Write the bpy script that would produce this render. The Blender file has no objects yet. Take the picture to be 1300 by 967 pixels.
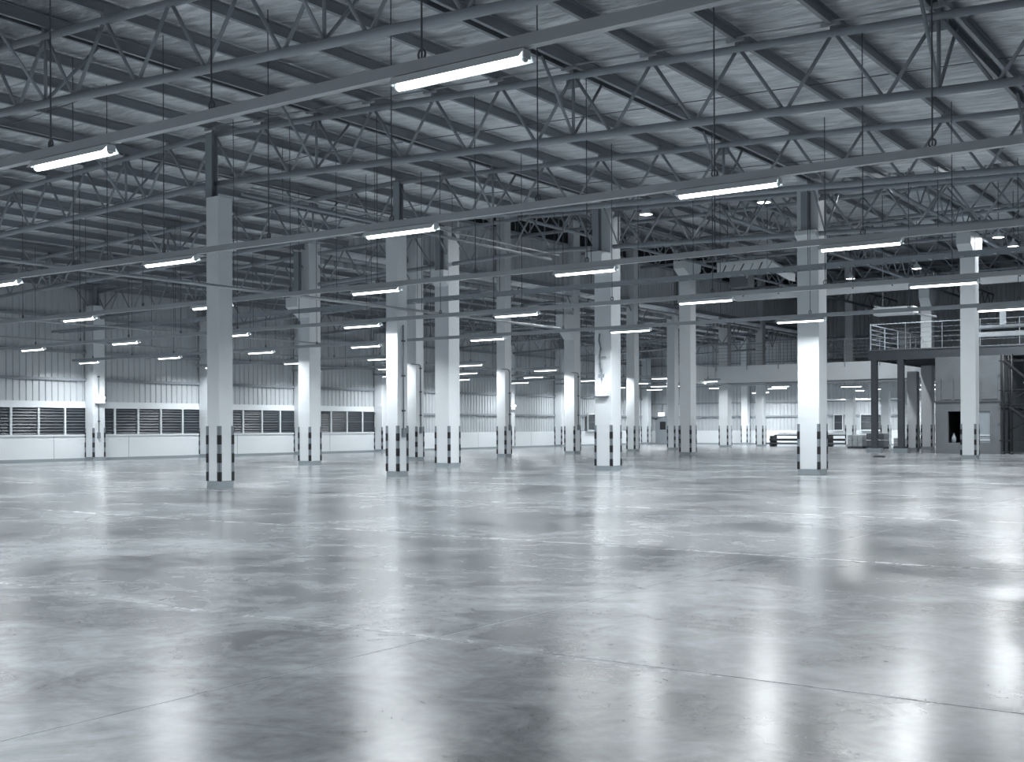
import bpy, math, random
from mathutils import Vector, Matrix

random.seed(7)
D = bpy.data
SC = bpy.context.scene
COL = SC.collection

# ------------------------------------------------------------------ camera
F_PX = 1484.0
YAW = math.radians(35.03)
ROLL = 0.0045
HC = 1.6
cam_d = D.cameras.new('camera')
cam = D.objects.new('camera', cam_d)
COL.objects.link(cam)
cam_d.sensor_fit = 'HORIZONTAL'
cam_d.sensor_width = 36.0
cam_d.lens = F_PX * 36.0 / 1300.0
cam_d.shift_y = (542.7 - 483.5) / 1300.0
cam_d.clip_end = 400
R0 = Vector((math.cos(YAW), math.sin(YAW), 0))
U0 = Vector((0, 0, 1))
FW = Vector((-math.sin(YAW), math.cos(YAW), 0))
rv = (R0 - ROLL * U0).normalized()
uv_ = (U0 + ROLL * R0).normalized()
M = Matrix((rv, uv_, -FW)).transposed().to_4x4()
M.translation = Vector((0, 0, HC))
cam.matrix_world = M
SC.camera = cam

# ------------------------------------------------------------------ world and exposure
w = D.worlds.new('world')
SC.world = w
w.use_nodes = True
w.node_tree.nodes['Background'].inputs[0].default_value = (0.88, 0.94, 1.0, 1)
w.node_tree.nodes['Background'].inputs[1].default_value = 0.4
SC.view_settings.view_transform = 'Standard'
SC.view_settings.look = 'None'
SC.view_settings.gamma = 1.0
SC.view_settings.exposure = 0.42
LAMP_W = 210.0
TUBE_E = 5.5
HIGH_W = 520.0
LCOL = (0.935, 0.98, 1.0)


# ------------------------------------------------------------------ materials
def mat(name, col, rough=0.5, metal=0.0, var=0.06, scale=3.0, bump=0.0, bscale=30.0, spec=0.5, stretch=(1, 1, 1)):
    m = D.materials.new(name)
    m.use_nodes = True
    nt = m.node_tree
    b = nt.nodes['Principled BSDF']
    b.inputs['Roughness'].default_value = rough
    b.inputs['Metallic'].default_value = metal
    b.inputs['Specular IOR Level'].default_value = spec
    tc = nt.nodes.new('ShaderNodeTexCoord')
    geo = nt.nodes.new('ShaderNodeNewGeometry')
    mp = nt.nodes.new('ShaderNodeMapping')
    mp.inputs['Scale'].default_value = stretch
    nt.links.new(geo.outputs['Position'], mp.inputs['Vector'])
    n = nt.nodes.new('ShaderNodeTexNoise')
    n.inputs['Scale'].default_value = scale
    n.inputs['Detail'].default_value = 5
    nt.links.new(mp.outputs[0], n.inputs['Vector'])
    mx = nt.nodes.new('ShaderNodeMix')
    mx.data_type = 'RGBA'
    mx.inputs[6].default_value = tuple(c * (1 - var) for c in col) + (1,)
    mx.inputs[7].default_value = tuple(min(1, c * (1 + var)) for c in col) + (1,)
    nt.links.new(n.outputs['Fac'], mx.inputs[0])
    nt.links.new(mx.outputs[2], b.inputs['Base Color'])
    if bump:
        n2 = nt.nodes.new('ShaderNodeTexNoise')
        n2.inputs['Scale'].default_value = bscale
        n2.inputs['Detail'].default_value = 4
        nt.links.new(mp.outputs[0], n2.inputs['Vector'])
        bp = nt.nodes.new('ShaderNodeBump')
        bp.inputs['Strength'].default_value = bump
        bp.inputs['Distance'].default_value = 0.05
        nt.links.new(n2.outputs['Fac'], bp.inputs['Height'])
        nt.links.new(bp.outputs[0], b.inputs['Normal'])
    return m


def emis(name, col, s):
    m = D.materials.new(name)
    m.use_nodes = True
    nt = m.node_tree
    nt.nodes.remove(nt.nodes['Principled BSDF'])
    e = nt.nodes.new('ShaderNodeEmission')
    e.inputs[0].default_value = col + (1,)
    e.inputs[1].default_value = s
    nt.links.new(e.outputs[0], nt.nodes['Material Output'].inputs[0])
    return m


M_WHITE = mat('white_paint', (0.70, 0.735, 0.765), 0.5, var=0.05, scale=1.2)
M_WALL = mat('white_wall_render', (0.72, 0.755, 0.785), 0.6, var=0.04, scale=0.7)
M_CLAD = mat('light_steel_cladding', (0.56, 0.59, 0.62), 0.38, 0.25, var=0.06, scale=0.9)
M_STEEL = mat('grey_painted_steel', (0.28, 0.31, 0.345), 0.42, 0.0, var=0.12, scale=2.0)
M_RAIL = mat('galvanised_rail', (0.38, 0.41, 0.44), 0.35, 0.3, var=0.1, scale=2.0)
M_PURLIN = mat('purlin_steel', (0.25, 0.275, 0.305), 0.45, 0.2, var=0.15, scale=1.0)
M_DARK = mat('dark_steel', (0.075, 0.085, 0.10), 0.5, var=0.15)
M_BLACK = mat('black_band', (0.012, 0.013, 0.016), 0.5, var=0.2)
M_GUARD = mat('grey_guard', (0.20, 0.23, 0.26), 0.5, var=0.1)
M_PLINTH = mat('grey_plinth_paint', (0.29, 0.33, 0.36), 0.4, var=0.08)
M_BLADE = mat('louvre_glass', (0.055, 0.066, 0.08), 0.45, 0.0, var=0.2, scale=2)
M_CONC = mat('raw_concrete', (0.15, 0.165, 0.18), 0.8, var=0.22, scale=1.3, bump=0.2, bscale=12)
M_WRAP = mat('shrink_wrap', (0.52, 0.56, 0.59), 0.25, var=0.35, scale=5, bump=0.6, bscale=9)
M_DOOR = mat('door_grey', (0.27, 0.30, 0.33), 0.45, var=0.05)
M_WIRE = mat('wire_steel', (0.09, 0.10, 0.12), 0.5, var=0.1)
M_JOINT = mat('joint_sealant', (0.40, 0.44, 0.47), 0.5, var=0.2, scale=4)
M_TUBE = emis('tube_glow', (0.93, 0.98, 1.0), TUBE_E)
M_BULB = emis('bulb_glow', (0.95, 0.98, 1.0), 8.0)
M_SIGN = emis('sign_glow', (0.92, 0.98, 1.0), 3.0)
M_REFL = mat('white_reflector', (0.72, 0.77, 0.80), 0.3, var=0.02)


def foil_mat():
    m = D.materials.new('foil_insulation')
    m.use_nodes = True
    nt = m.node_tree
    L = nt.links.new
    b = nt.nodes['Principled BSDF']
    geo = nt.nodes.new('ShaderNodeNewGeometry')
    mp = nt.nodes.new('ShaderNodeMapping')
    mp.inputs['Scale'].default_value = (0.55, 2.6, 1.0)
    mp.inputs['Rotation'].default_value = (0, 0, 0.12)
    L(geo.outputs['Position'], mp.inputs['Vector'])
    n = nt.nodes.new('ShaderNodeTexNoise')
    n.inputs['Scale'].default_value = 1.7
    n.inputs['Detail'].default_value = 6
    n.inputs['Roughness'].default_value = 0.6
    n.inputs['Distortion'].default_value = 0.7
    L(mp.outputs[0], n.inputs['Vector'])
    n3 = nt.nodes.new('ShaderNodeTexNoise')
    n3.inputs['Scale'].default_value = 0.25
    n3.inputs['Detail'].default_value = 2
    L(geo.outputs['Position'], n3.inputs['Vector'])
    cr = nt.nodes.new('ShaderNodeMix')
    cr.data_type = 'RGBA'
    cr.inputs[6].default_value = (0.42, 0.45, 0.48, 1)
    cr.inputs[7].default_value = (0.90, 0.93, 0.96, 1)  # sheen of the foil crinkles painted into the base colour as streaks
    ad = nt.nodes.new('ShaderNodeMath')
    ad.operation = 'MULTIPLY_ADD'
    ad.inputs[1].default_value = 5.5
    ad.inputs[2].default_value = -2.25
    mm = nt.nodes.new('ShaderNodeMath')
    mm.operation = 'ADD'
    L(n3.outputs['Fac'], mm.inputs[0])
    L(n.outputs['Fac'], mm.inputs[1])
    hf = nt.nodes.new('ShaderNodeMath')
    hf.operation = 'MULTIPLY'
    hf.inputs[1].default_value = 0.5
    L(mm.outputs[0], hf.inputs[0])
    L(hf.outputs[0], ad.inputs[0])
    ad.use_clamp = True
    L(ad.outputs[0], cr.inputs[0])
    L(cr.outputs[2], b.inputs['Base Color'])
    b.inputs['Metallic'].default_value = 0.75
    b.inputs['Roughness'].default_value = 0.30
    bp = nt.nodes.new('ShaderNodeBump')
    bp.inputs['Strength'].default_value = 1.0
    bp.inputs['Distance'].default_value = 0.30
    L(n.outputs['Fac'], bp.inputs['Height'])
    L(bp.outputs[0], b.inputs['Normal'])
    return m


M_FOIL = foil_mat()


def floor_mat():
    m = D.materials.new('polished_concrete')
    m.use_nodes = True
    nt = m.node_tree
    L = nt.links.new
    b = nt.nodes['Principled BSDF']
    geo = nt.nodes.new('ShaderNodeNewGeometry')

    def noise(scale, det, rough=0.55, dist=0.0):
        n = nt.nodes.new('ShaderNodeTexNoise')
        n.inputs['Scale'].default_value = scale
        n.inputs['Detail'].default_value = det
        n.inputs['Roughness'].default_value = rough
        n.inputs['Distortion'].default_value = dist
        L(geo.outputs['Position'], n.inputs['Vector'])
        return n

    def ramp(src, p0, c0, p1, c1):
        r = nt.nodes.new('ShaderNodeMapRange')
        r.inputs[1].default_value = p0
        r.inputs[2].default_value = p1
        r.inputs[3].default_value = c0
        r.inputs[4].default_value = c1
        L(src, r.inputs[0])
        return r.outputs[0]

    def math_(op, a, bb):
        n = nt.nodes.new('ShaderNodeMath')
        n.operation = op
        for i, v in enumerate((a, bb)):
            if isinstance(v, (int, float)):
                n.inputs[i].default_value = v
            else:
                L(v, n.inputs[i])
        return n.outputs[0]

    big = noise(0.33, 5, 0.62, 0.8)
    mid = noise(1.6, 7, 0.68, 1.2)
    fine = noise(9.0, 6, 0.7, 0.3)
    v = math_('ADD', ramp(big.outputs['Fac'], 0.36, -0.10, 0.62, 0.085), ramp(mid.outputs['Fac'], 0.34, -0.075, 0.66, 0.06))
    v = math_('ADD', v, ramp(fine.outputs['Fac'], 0.3, -0.035, 0.7, 0.03))
    v = math_('ADD', v, 0.225)
    # pale dusty band worn along the cast joints
    sep = nt.nodes.new('ShaderNodeSeparateXYZ')
    L(geo.outputs['Position'], sep.inputs[0])
    wob = ramp(noise(0.5, 3).outputs['Fac'], 0.2, -0.10, 0.8, 0.10)

    def band(axis_out, off, pitch, width):
        a = math_('ADD', axis_out, wob)
        a = math_('ADD', a, -off + pitch * 40.5)
        a = math_('MODULO', a, pitch)
        a = math_('SUBTRACT', a, pitch / 2)
        a = math_('ABSOLUTE', a, 0)
        return ramp(a, 0.0, 1.0, width, 0.0)
    by = band(sep.outputs['Y'], 0.15, 6.78, 0.17)
    by = math_('MULTIPLY', by, ramp(mid.outputs['Fac'], 0.3, 0.3, 0.65, 1.0))
    v = math_('ADD', v, math_('MULTIPLY', by, 0.085))
    comb = nt.nodes.new('ShaderNodeCombineColor')
    L(math_('MULTIPLY', v, 0.93), comb.inputs[0])
    L(math_('MULTIPLY', v, 1.0), comb.inputs[1])
    L(math_('MULTIPLY', v, 1.06), comb.inputs[2])
    L(comb.outputs[0], b.inputs['Base Color'])
    rr = math_('ADD', ramp(mid.outputs['Fac'], 0.25, 0.215, 0.75, 0.26), math_('MULTIPLY', by, 0.06))
    L(rr, b.inputs['Roughness'])
    b.inputs['IOR'].default_value = 1.62
    bp = nt.nodes.new('ShaderNodeBump')
    bp.inputs['Strength'].default_value = 0.02
    bp.inputs['Distance'].default_value = 0.02
    L(mid.outputs['Fac'], bp.inputs['Height'])
    L(bp.outputs[0], b.inputs['Normal'])
    return m


M_FLOOR = floor_mat()


# ------------------------------------------------------------------ mesh helpers
class MB:
    def __init__(s):
        s.v = []
        s.f = []

    def box(s, x0, y0, z0, x1, y1, z1):
        n = len(s.v)
        s.v += [(x0, y0, z0), (x1, y0, z0), (x1, y1, z0), (x0, y1, z0), (x0, y0, z1), (x1, y0, z1), (x1, y1, z1), (x0, y1, z1)]
        s.f += [tuple(n + i for i in q) for q in ((0, 3, 2, 1), (4, 5, 6, 7), (0, 1, 5, 4), (1, 2, 6, 5), (2, 3, 7, 6), (3, 0, 4, 7))]
        return s

    def tube(s, a, b, r, n=8, r2=None, cap=True):
        a = Vector(a)
        b = Vector(b)
        d = (b - a).normalized()
        u = d.orthogonal().normalized() if abs(d.z) > 0.9 else d.cross(Vector((0, 0, 1))).normalized()
        w_ = d.cross(u)
        k = len(s.v)
        r2 = r if r2 is None else r2
        for p, q in ((a, r), (b, r2)):
            for i in range(n):
                t = 2 * math.pi * (i + 0.5) / n
                s.v.append(tuple(p + q * (math.cos(t) * u + math.sin(t) * w_)))
        for i in range(n):
            j = (i + 1) % n
            s.f.append((k + i, k + n + i, k + n + j, k + j))
        if cap:
            s.f.append(tuple(k + i for i in range(n)))
            s.f.append(tuple(k + n + i for i in reversed(range(n))))
        return s

    def path(s, pts, r, n=8):
        for a, b in zip(pts[:-1], pts[1:]):
            s.tube(a, b, r, n)
        return s

    def lathe(s, prof, cx=0, cy=0, n=20):
        k = len(s.v)
        for r, z in prof:
            for i in range(n):
                t = 2 * math.pi * i / n
                s.v.append((cx + r * math.cos(t), cy + r * math.sin(t), z))
        for j in range(len(prof) - 1):
            for i in range(n):
                a = k + j * n + i
                b = k + j * n + (i + 1) % n
                s.f.append((a, b, b + n, a + n))
        return s

    def prism(s, prof, axis, a, b):
        """prof: list of 2D points; extruded along axis 0/1/2 from a to b"""
        k = len(s.v)
        n = len(prof)
        for t in (a, b):
            for p in prof:
                if axis == 0:
                    s.v.append((t, p[0], p[1]))
                elif axis == 1:
                    s.v.append((p[0], t, p[1]))
                else:
                    s.v.append((p[0], p[1], t))
        for i in range(n):
            j = (i + 1) % n
            s.f.append((k + i, k + j, k + n + j, k + n + i))
        s.f.append(tuple(k + i for i in reversed(range(n))))
        s.f.append(tuple(k + n + i for i in range(n)))
        return s

    def mesh(s, name, m, smooth=False):
        me = D.meshes.new(name)
        me.from_pydata(s.v, [], s.f)
        me.materials.append(m)
        if smooth:
            me.polygons.foreach_set('use_smooth', [len(p.vertices) == 4 for p in me.polygons])
        me.update()
        return me


def add(name, me, parent=None, loc=(0, 0, 0), rz=0.0):
    o = D.objects.new(name, me)
    COL.objects.link(o)
    o.location = loc
    if rz:
        o.rotation_euler[2] = rz
    if parent is not None:
        o.parent = parent
    return o


def mk(name, mb, m, parent=None, loc=(0, 0, 0), smooth=False):
    return add(name, mb.mesh(name, m, smooth), parent, loc)


def tag(o, label=None, cat=None, group=None, kind=None):
    if label:
        o['label'] = label
    if cat:
        o['category'] = cat
    if group:
        o['group'] = group
    if kind:
        o['kind'] = kind
    return o


def thing(name, label, cat, loc=(0, 0, 0), group=None):
    return tag(add(name, None, None, loc), label, cat, group)


def bevel(o, wd=0.012, seg=1):
    md = o.modifiers.new('bevel', 'BEVEL')
    md.width = wd
    md.segments = seg
    return o


# ------------------------------------------------------------------ roof lines
RIDGE = -25.3
PITCH = 1.95
XL, XR = -52.9, 6.0
YB = 98.0            # back wall
YN = -9.0            # nearest built end of the hall
XHB = -37.2          # line where the high hall begins


def zb(x):
    return 8.38 - 0.037 * abs(x - RIDGE)


DEP = 1.36


def zt(x):
    return zb(x) + DEP


def zr(x):
    return zt(x) + 0.42


# ------------------------------------------------------------------ floor
floor = mk('floor', MB().box(XL - 0.6, YN, -0.25, XR + 4, YB + 0.6, -0.002), M_JOINT)
tag(floor, 'polished grey concrete floor reflecting the columns and lamps', kind='structure')
xs = [XL - 0.6] + [-46.28 + 6.78 * i for i in range(9)] + [XR + 4]
ys = [YN] + [y for y in [0.15 + 6.78 * i for i in range(-1, 15)] if YN < y < YB] + [YB + 0.6]
for i in range(len(xs) - 1):
    for j in range(len(ys) - 1):
        g = 0.007
        mk('floor_slab', MB().box(xs[i] + g, ys[j] + g, -0.15, xs[i + 1] - g, ys[j + 1] - g, 0.0), M_FLOOR, floor)

# ------------------------------------------------------------------ cladding sheets
def rib_sheet(width, z0, z1, rib=0.33, depth=0.05):
    """profiled sheet in the YZ plane, ribs towards +X, local y from 0 to width"""
    n = max(1, round(width / rib))
    p = width / n
    prof = []
    for i in range(n):
        y = i * p
        prof += [(0, y), (0, y + p * 0.68), (depth, y + p * 0.76), (depth, y + p * 0.92)]
    prof.append((0, width))
    mb = MB()
    for z in (z0, z1):
        for (x, y) in prof:
            mb.v.append((x, y, z))
    k = len(prof)
    for i in range(k - 1):
        mb.f.append((i, i + 1, k + i + 1, k + i))
    return mb


# ------------------------------------------------------------------ left wall
PIL_Y = [29.45 + 7.45 * k for k in range(-3, 10)]     # near corners of the wall pilasters
wl = mk('wall_left', MB().box(XL - 0.25, YN, 0.0, XL, YB, 1.27), M_WALL)
tag(wl, 'long left wall with white base, louvre windows and ribbed cladding above', kind='structure')
mk('outer_skin', MB().box(XL - 0.30, YN, 1.27, XL - 0.12, YB, 9.6), M_CLAD, wl)
mk('base_joint', MB().box(XL, YN, 0.0, XL + 0.02, YB, 0.13), M_PLINTH, wl)
WIN_BAYS = [k for k, y in enumerate(PIL_Y) if y < 53]
me_cache = {}


def sheet(w_, z0, z1):
    key = (round(w_, 3), z0, z1)
    if key not in me_cache:
        me_cache[key] = rib_sheet(w_, z0, z1).mesh('cladding_panel', M_CLAD)
    return me_cache[key]


bays = [(PIL_Y[k] + 0.35, (PIL_Y[k + 1] + 0.35) if k + 1 < len(PIL_Y) else YB) for k in range(len(PIL_Y))]
for k, (a, b) in enumerate(bays):
    win = k in WIN_BAYS
    z0 = 3.05 if win else 1.27
    np_ = 7
    for i in range(np_):
        add('cladding_panel', sheet((b - a) / np_, z0, 9.5), wl, (XL - 0.06, a + i * (b - a) / np_, 0))
    if win:
        mk('plain_band', MB().box(XL - 0.1, a, 2.76, XL + 0.01, b, 3.05), M_WALL, wl)
for z in (4.18, 5.6, 7.35):
    mk('girt', MB().box(XL, YN, z - 0.07, XL + 0.14, YB, z + 0.07), M_STEEL, wl)
mk('girt', MB().box(XL, PIL_Y[7], 2.53, XL + 0.14, YB, 2.65), M_STEEL, wl)
for y in (31.5, 35.1, 39.6, 47.2, 55.0, 63.2, 71.0, 78.2):
    mk('panel_joint', MB().box(XL, y - 0.012, 0.13, XL + 0.006, y + 0.012, 1.25), M_PLINTH, wl)


def louvre_window(idx, a, b, face='x', plane=XL, z0=1.31, z1=2.76, n=5):
    fr = MB()
    bl = None

    def bx(p0, p1, q0, q1, zz0, zz1):
        # p along wall, q depth out of wall
        if face == 'x':
            return (plane + q0, p0, zz0, plane + q1, p1, zz1)
        return (p0, plane - q1, zz0, p1, plane - q0, zz1)
    fr.box(*bx(a, b, -0.1, 0.05, z0 - 0.05, z0 + 0.04))
    fr.box(*bx(a, b, -0.1, 0.04, z1 - 0.05, z1 + 0.02))
    win = mk('window_%d' % idx, fr, M_WHITE)
    tag(win, None, None, None, 'structure')
    sp = (b - a) / n
    mk('backing_pane', MB().box(*bx(a, b, -0.115, -0.092, z0, z1)), M_BLACK, win)
    for i in range(n + 1):
        y = a + i * sp
        y0 = max(a, y - 0.05)
        y1 = min(b, y + 0.05)
        mk('mullion', MB().box(*bx(y0, y1, -0.1, 0.035, z0 + 0.04, z1 - 0.05)), M_WHITE, win)
    for i in range(n):
        p0 = a + i * sp + 0.05
        p1 = a + (i + 1) * sp - 0.05
        bl = MB()
        nb = 9
        h = (z1 - z0 - 0.09) / nb
        for j in range(nb):
            zz = z0 + 0.04 + j * h
            if face == 'x':
                bl.prism([(plane - 0.085, zz + h * 0.98), (plane - 0.01, zz + 0.01), (plane - 0.01, zz + 0.022), (plane - 0.085, zz + h * 1.06)], 1, p0, p1)
            else:
                bl.prism([(plane + 0.085, zz + h * 0.98), (plane + 0.01, zz + 0.01), (plane + 0.01, zz + 0.022), (plane + 0.085, zz + h * 1.06)], 0, p0, p1)
        mk('louvre_blades', bl, M_BLADE, win)
        mk('lower_trim_rail', MB().box(*bx(p0, p1, -0.02, 0.0, (z0 + z1) / 2 - 0.012, (z0 + z1) / 2 + 0.012)), M_RAIL, win)
    return win


wlab = ['louvre window strip nearest the camera, cut by the left edge', 'louvre window strip just left of the first wall pilaster with emergency light',
        'louvre window strip right of the lit wall pilaster', 'louvre window strip between the two nearest left columns',
        'louvre window strip ending behind the conduit column', 'last louvre window strip on the left wall']
for n_, k in enumerate(WIN_BAYS[2:]):
    a, b = bays[k]
    wn = louvre_window(n_ + 1, a - 0.02, b - 0.02)
    wn['label'] = wlab[min(n_ + 1, 5)]
for k in WIN_BAYS[:2]:
    a, b = bays[k]
    mk('plain_panel', MB().box(XL - 0.12, a, 1.27, XL, b, 2.76), M_WALL, wl)
w_far = louvre_window(8, 86.6, 88.7, plane=XL + 0.22, n=1)
w_far['label'] = 'small dark louvre window far down the left wall'

# ------------------------------------------------------------------ back wall
wb = mk('wall_back', MB().box(XL - 0.3, YB, 0.0, XR + 4, YB + 0.25, 1.25), M_WALL)
tag(wb, 'far back wall with white base and ribbed cladding', kind='structure')
mk('outer_skin', MB().box(XL - 0.3, YB + 0.12, 1.25, XR + 4, YB + 0.3, 15.2), M_CLAD, wb)
for i in range(46):
    wdt = (XR + 4 - XL) / 46
    o = add('cladding_panel', sheet(wdt, 1.25, 15.0), wb, (XL + i * wdt + wdt, YB + 0.06, 0), 0)
    o.rotation_euler[2] = math.pi / 2
    o.rotation_euler[2] = math.pi / 2
    o.scale = (-1, 1, 1)
for z in (2.52, 3.75, 7.3, 9.2):
    mk('girt', MB().box(XL, YB - 0.14, z - 0.06, XR + 4, YB, z + 0.06), M_STEEL, wb)
mk('base_joint', MB().box(XL, YB - 0.02, 0, XR + 4, YB, 0.12), M_PLINTH, wb)
dr = mk('door_1', MB().box(-51.95, YB - 0.10, 0.02, -50.75, YB - 0.04, 2.25), M_DOOR)
tag(dr, 'grey steel personnel door with dark glass under a lit sign', kind='structure')
mk('door_frame', MB().box(-52.1, YB - 0.14, 0, -51.95, YB, 2.4).box(-50.75, YB - 0.14, 0, -50.6, YB, 2.4).box(-52.1, YB - 0.14, 2.25, -50.6, YB, 2.4), M_STEEL, dr)
mk('door_glass', MB().box(-51.65, YB - 0.12, 1.35, -51.05, YB - 0.095, 2.1), M_BLACK, dr)
mk('door_handle', MB().box(-50.98, YB - 0.15, 1.0, -50.86, YB - 0.1, 1.06), M_RAIL, dr)
sg = thing('exit_sign', 'small lit sign box above the grey back door', 'sign', (-51.4, YB - 0.2, 2.6))
mk('sign_box', MB().box(-0.36, -0.08, 0, 0.36, 0.05, 0.36), M_WHITE, sg)
mk('sign_face', MB().box(-0.33, -0.095, 0.03, 0.33, -0.08, 0.33), M_SIGN, sg)
mk('wire_guard', MB().box(-0.02, -0.02, 0.36, 0.02, 0.02, 1.3).box(-0.3, -0.02, 0.7, 0.3, 0.0, 0.74), M_STEEL, sg)
wi = 9
for (a, b, lb) in ((-34.9, -34.1, 'narrow louvre window seen right of the brightest column'), (-32.6, -30.5, 'wide louvre window behind the left steel post'),
                   (-29.0, -27.6, 'louvre window between the two steel posts'), (-25.2, -22.6, 'louvre window behind the platform columns')):
    wn = louvre_window(wi, a, b, 'y', YB - 0.22, 1.25, 2.6, 1 if b - a < 1 else 2)
    wn['label'] = lb
    wi += 1

# ------------------------------------------------------------------ closing walls outside the view
wr = mk('wall_right', MB().box(XR + 4, YN, 0, XR + 4.2, YB, 15.2), M_WALL)
tag(wr, 'right wall of the hall', kind='structure')

# ------------------------------------------------------------------ roofs
ceil = add('ceiling', None)
tag(ceil, 'foil insulated roof underside with dark purlins', kind='structure')


def sag_mesh(lx, ly, slope, name='insulation_panel'):
    mb = MB()
    nx, ny = 6, 10
    for j in range(ny + 1):
        for i in range(nx + 1):
            u = i / nx
            v = j / ny
            z = slope * (u * lx) - 0.05 * math.sin(math.pi * u) + 0.012 * math.sin(7 * v + 3 * u) * math.sin(math.pi * u)
            mb.v.append((u * lx, v * ly, z))
    for j in range(ny):
        for i in range(nx):
            a = j * (nx + 1) + i
            mb.f.append((a, a + nx + 1, a + nx + 2, a + 1))
    return mb.mesh(name, M_FOIL, True)


TY = [-1.45, 6.3, 14.05, 21.8, 29.55, 37.4]
FY = [44.85, 52.3, 59.75, 67.2, 74.65, 82.1, 89.5, YB]
k_min = math.ceil((XL - RIDGE) / PITCH)
k_max = int((XR - RIDGE) / PITCH)
mL = sag_mesh(PITCH, 7.75, 0.037)
mR = sag_mesh(PITCH, 7.75, -0.037)
mF = sag_mesh(PITCH, 7.49, 0.037)
for k in range(k_min - 1, k_max + 1):
    x = RIDGE + k * PITCH
    for y in [TY[0] - 7.75] + TY[:-1]:
        add('insulation_panel', mL if k < 0 else mR, ceil, (x, y, zr(x)))
    if x < XHB - 1:
        for y in [TY[-1]] + FY[:-1]:
            add('insulation_panel', mF, ceil, (x, y, zr(x)))
# outer weather skin so that no light falls through the seams
for s_, xa, xb in ((1, XL - 0.4, RIDGE), (-1, RIDGE, XR + 4.2)):
    for ya, yb_, lim in ((YN, 37.7, None), (37.7, YB, XHB)):
        xe = xb
        if lim is not None:
            if s_ < 0:
                continue
            xe = lim
        za, ze = zr(xa) + 0.12, zr(xe) + 0.12
        mk('roof_sheet', MB().prism([(xa, za), (xe, ze), (xe, ze + 0.08), (xa, za + 0.08)], 1, ya, yb_), M_CLAD, ceil)


def c_purlin(ly, d=0.25, wd=0.085):
    mb = MB()
    mb.box(-0.006, 0, 0, 0.006, ly, d)
    mb.box(-0.006, 0, 0, wd, ly, 0.012)
    mb.box(-0.006, 0, d - 0.012, wd, ly, d)
    mb.box(wd - 0.01, 0, 0, wd, ly, 0.03)
    return mb


pm_near = c_purlin(37.7 - YN).mesh('purlin', M_PURLIN)
pm_far = c_purlin(YB - 37.7).mesh('purlin', M_PURLIN)
COLK = [k for k in range(-14, 17, 4)]
COLK = [k for k in range(-30, 30) if (k - 2) % 4 == 0]
for k in range(k_min, k_max + 1):
    x = RIDGE + k * PITCH
    z = zt(x) + 0.13
    offs = (-0.05,) if k not in COLK else (-0.17, 0.10)
    for dx in offs:
        add('purlin', pm_near, ceil, (x + dx, YN, z))
        if x < XHB:
            add('purlin', pm_far, ceil, (x + dx, 37.7, z))
# thin sag rods across the purlins at mid bay
for y in [t + 3.9 for t in TY[:-1]]:
    r1 = MB().tube((XL + 0.2, y, zt(XL) + 0.2), (RIDGE, y, zt(RIDGE) + 0.2), 0.012, 5)
    r1.tube((RIDGE, y, zt(RIDGE) + 0.2), (XR, y, zt(XR) + 0.2), 0.012, 5)
    mk('sag_rod', r1, M_WIRE, ceil)


# ------------------------------------------------------------------ trusses
RC, RW = 0.083, 0.037


def web_mesh(name, a, b, r=RW):
    return MB().tube(a, b, r, 8).mesh(name, M_STEEL, True)


S = 0.037
hp = PITCH / 2
# right half (roof falls to +x)
web = {}
for side, s in (('R', -S), ('L', S)):
    web[side + 'd'] = web_mesh('diagonal', (0.06, 0, DEP - 0.05), (hp - 0.05, 0, s * hp + 0.05))
    web[side + 'u'] = web_mesh('diagonal', (hp + 0.05, 0, s * hp + 0.05), (PITCH - 0.06, 0, s * PITCH + DEP - 0.05))
m_vert = web_mesh('post', (0, 0, 0.05), (0, 0, DEP - 0.03))
m_stub = MB().box(-0.05, -0.06, 0, 0.05, 0.06, 0.14).mesh('purlin_cleat', M_PURLIN)
m_gus = MB().box(-0.17, -0.012, -0.27, 0.17, 0.012, -0.04).mesh('gusset', M_STEEL)
m_k1 = web_mesh('knee_brace', (0, 0.03, 0.08), (0, 1.25, DEP + 0.12), 0.035)
m_k2 = web_mesh('knee_brace', (0, -0.03, 0.08), (0, -1.25, DEP + 0.12), 0.035)


def truss(y, x0, x1, label, group, knees=True):
    t = thing('roof_truss', label, 'truss', (0, y, 0), group)
    segs = []
    if x0 < RIDGE < x1:
        segs = [(x0, RIDGE), (RIDGE, x1)]
    else:
        segs = [(x0, x1)]
    bc, tc = MB(), MB()
    for a, b in segs:
        bc.tube((a, 0, zb(a)), (b, 0, zb(b)), RC, 14)
        tc.tube((a, 0, zt(a)), (b, 0, zt(b)), RC * 0.95, 14)
    mk('bottom_chord', bc, M_STEEL, t, smooth=True)
    mk('top_chord', tc, M_STEEL, t, smooth=True)
    k0 = math.ceil((x0 - RIDGE) / PITCH - 0.05)
    k1 = int((x1 - RIDGE) / PITCH + 0.05)
    for k in range(k0, k1 + 1):
        x = RIDGE + k * PITCH
        add('purlin_cleat', m_stub, t, (x, 0, zt(x) + 0.05))
        if k in COLK:
            add('gusset', m_gus, t, (x, 0, zt(x)))
            if k < k1 or True:
                add('post', m_vert, t, (x, 0, zb(x)))
            if knees:
                add('knee_brace', m_k1, t, (x, 0, zb(x)))
                add('knee_brace', m_k2, t, (x, 0, zb(x)))
        if k < k1:
            sd = 'R' if k >= 0 else 'L'
            add('diagonal', web[sd + 'd'], t, (x, 0, zb(x)))
            add('diagonal', web[sd + 'u'], t, (x, 0, zb(x)))
    return t


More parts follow.
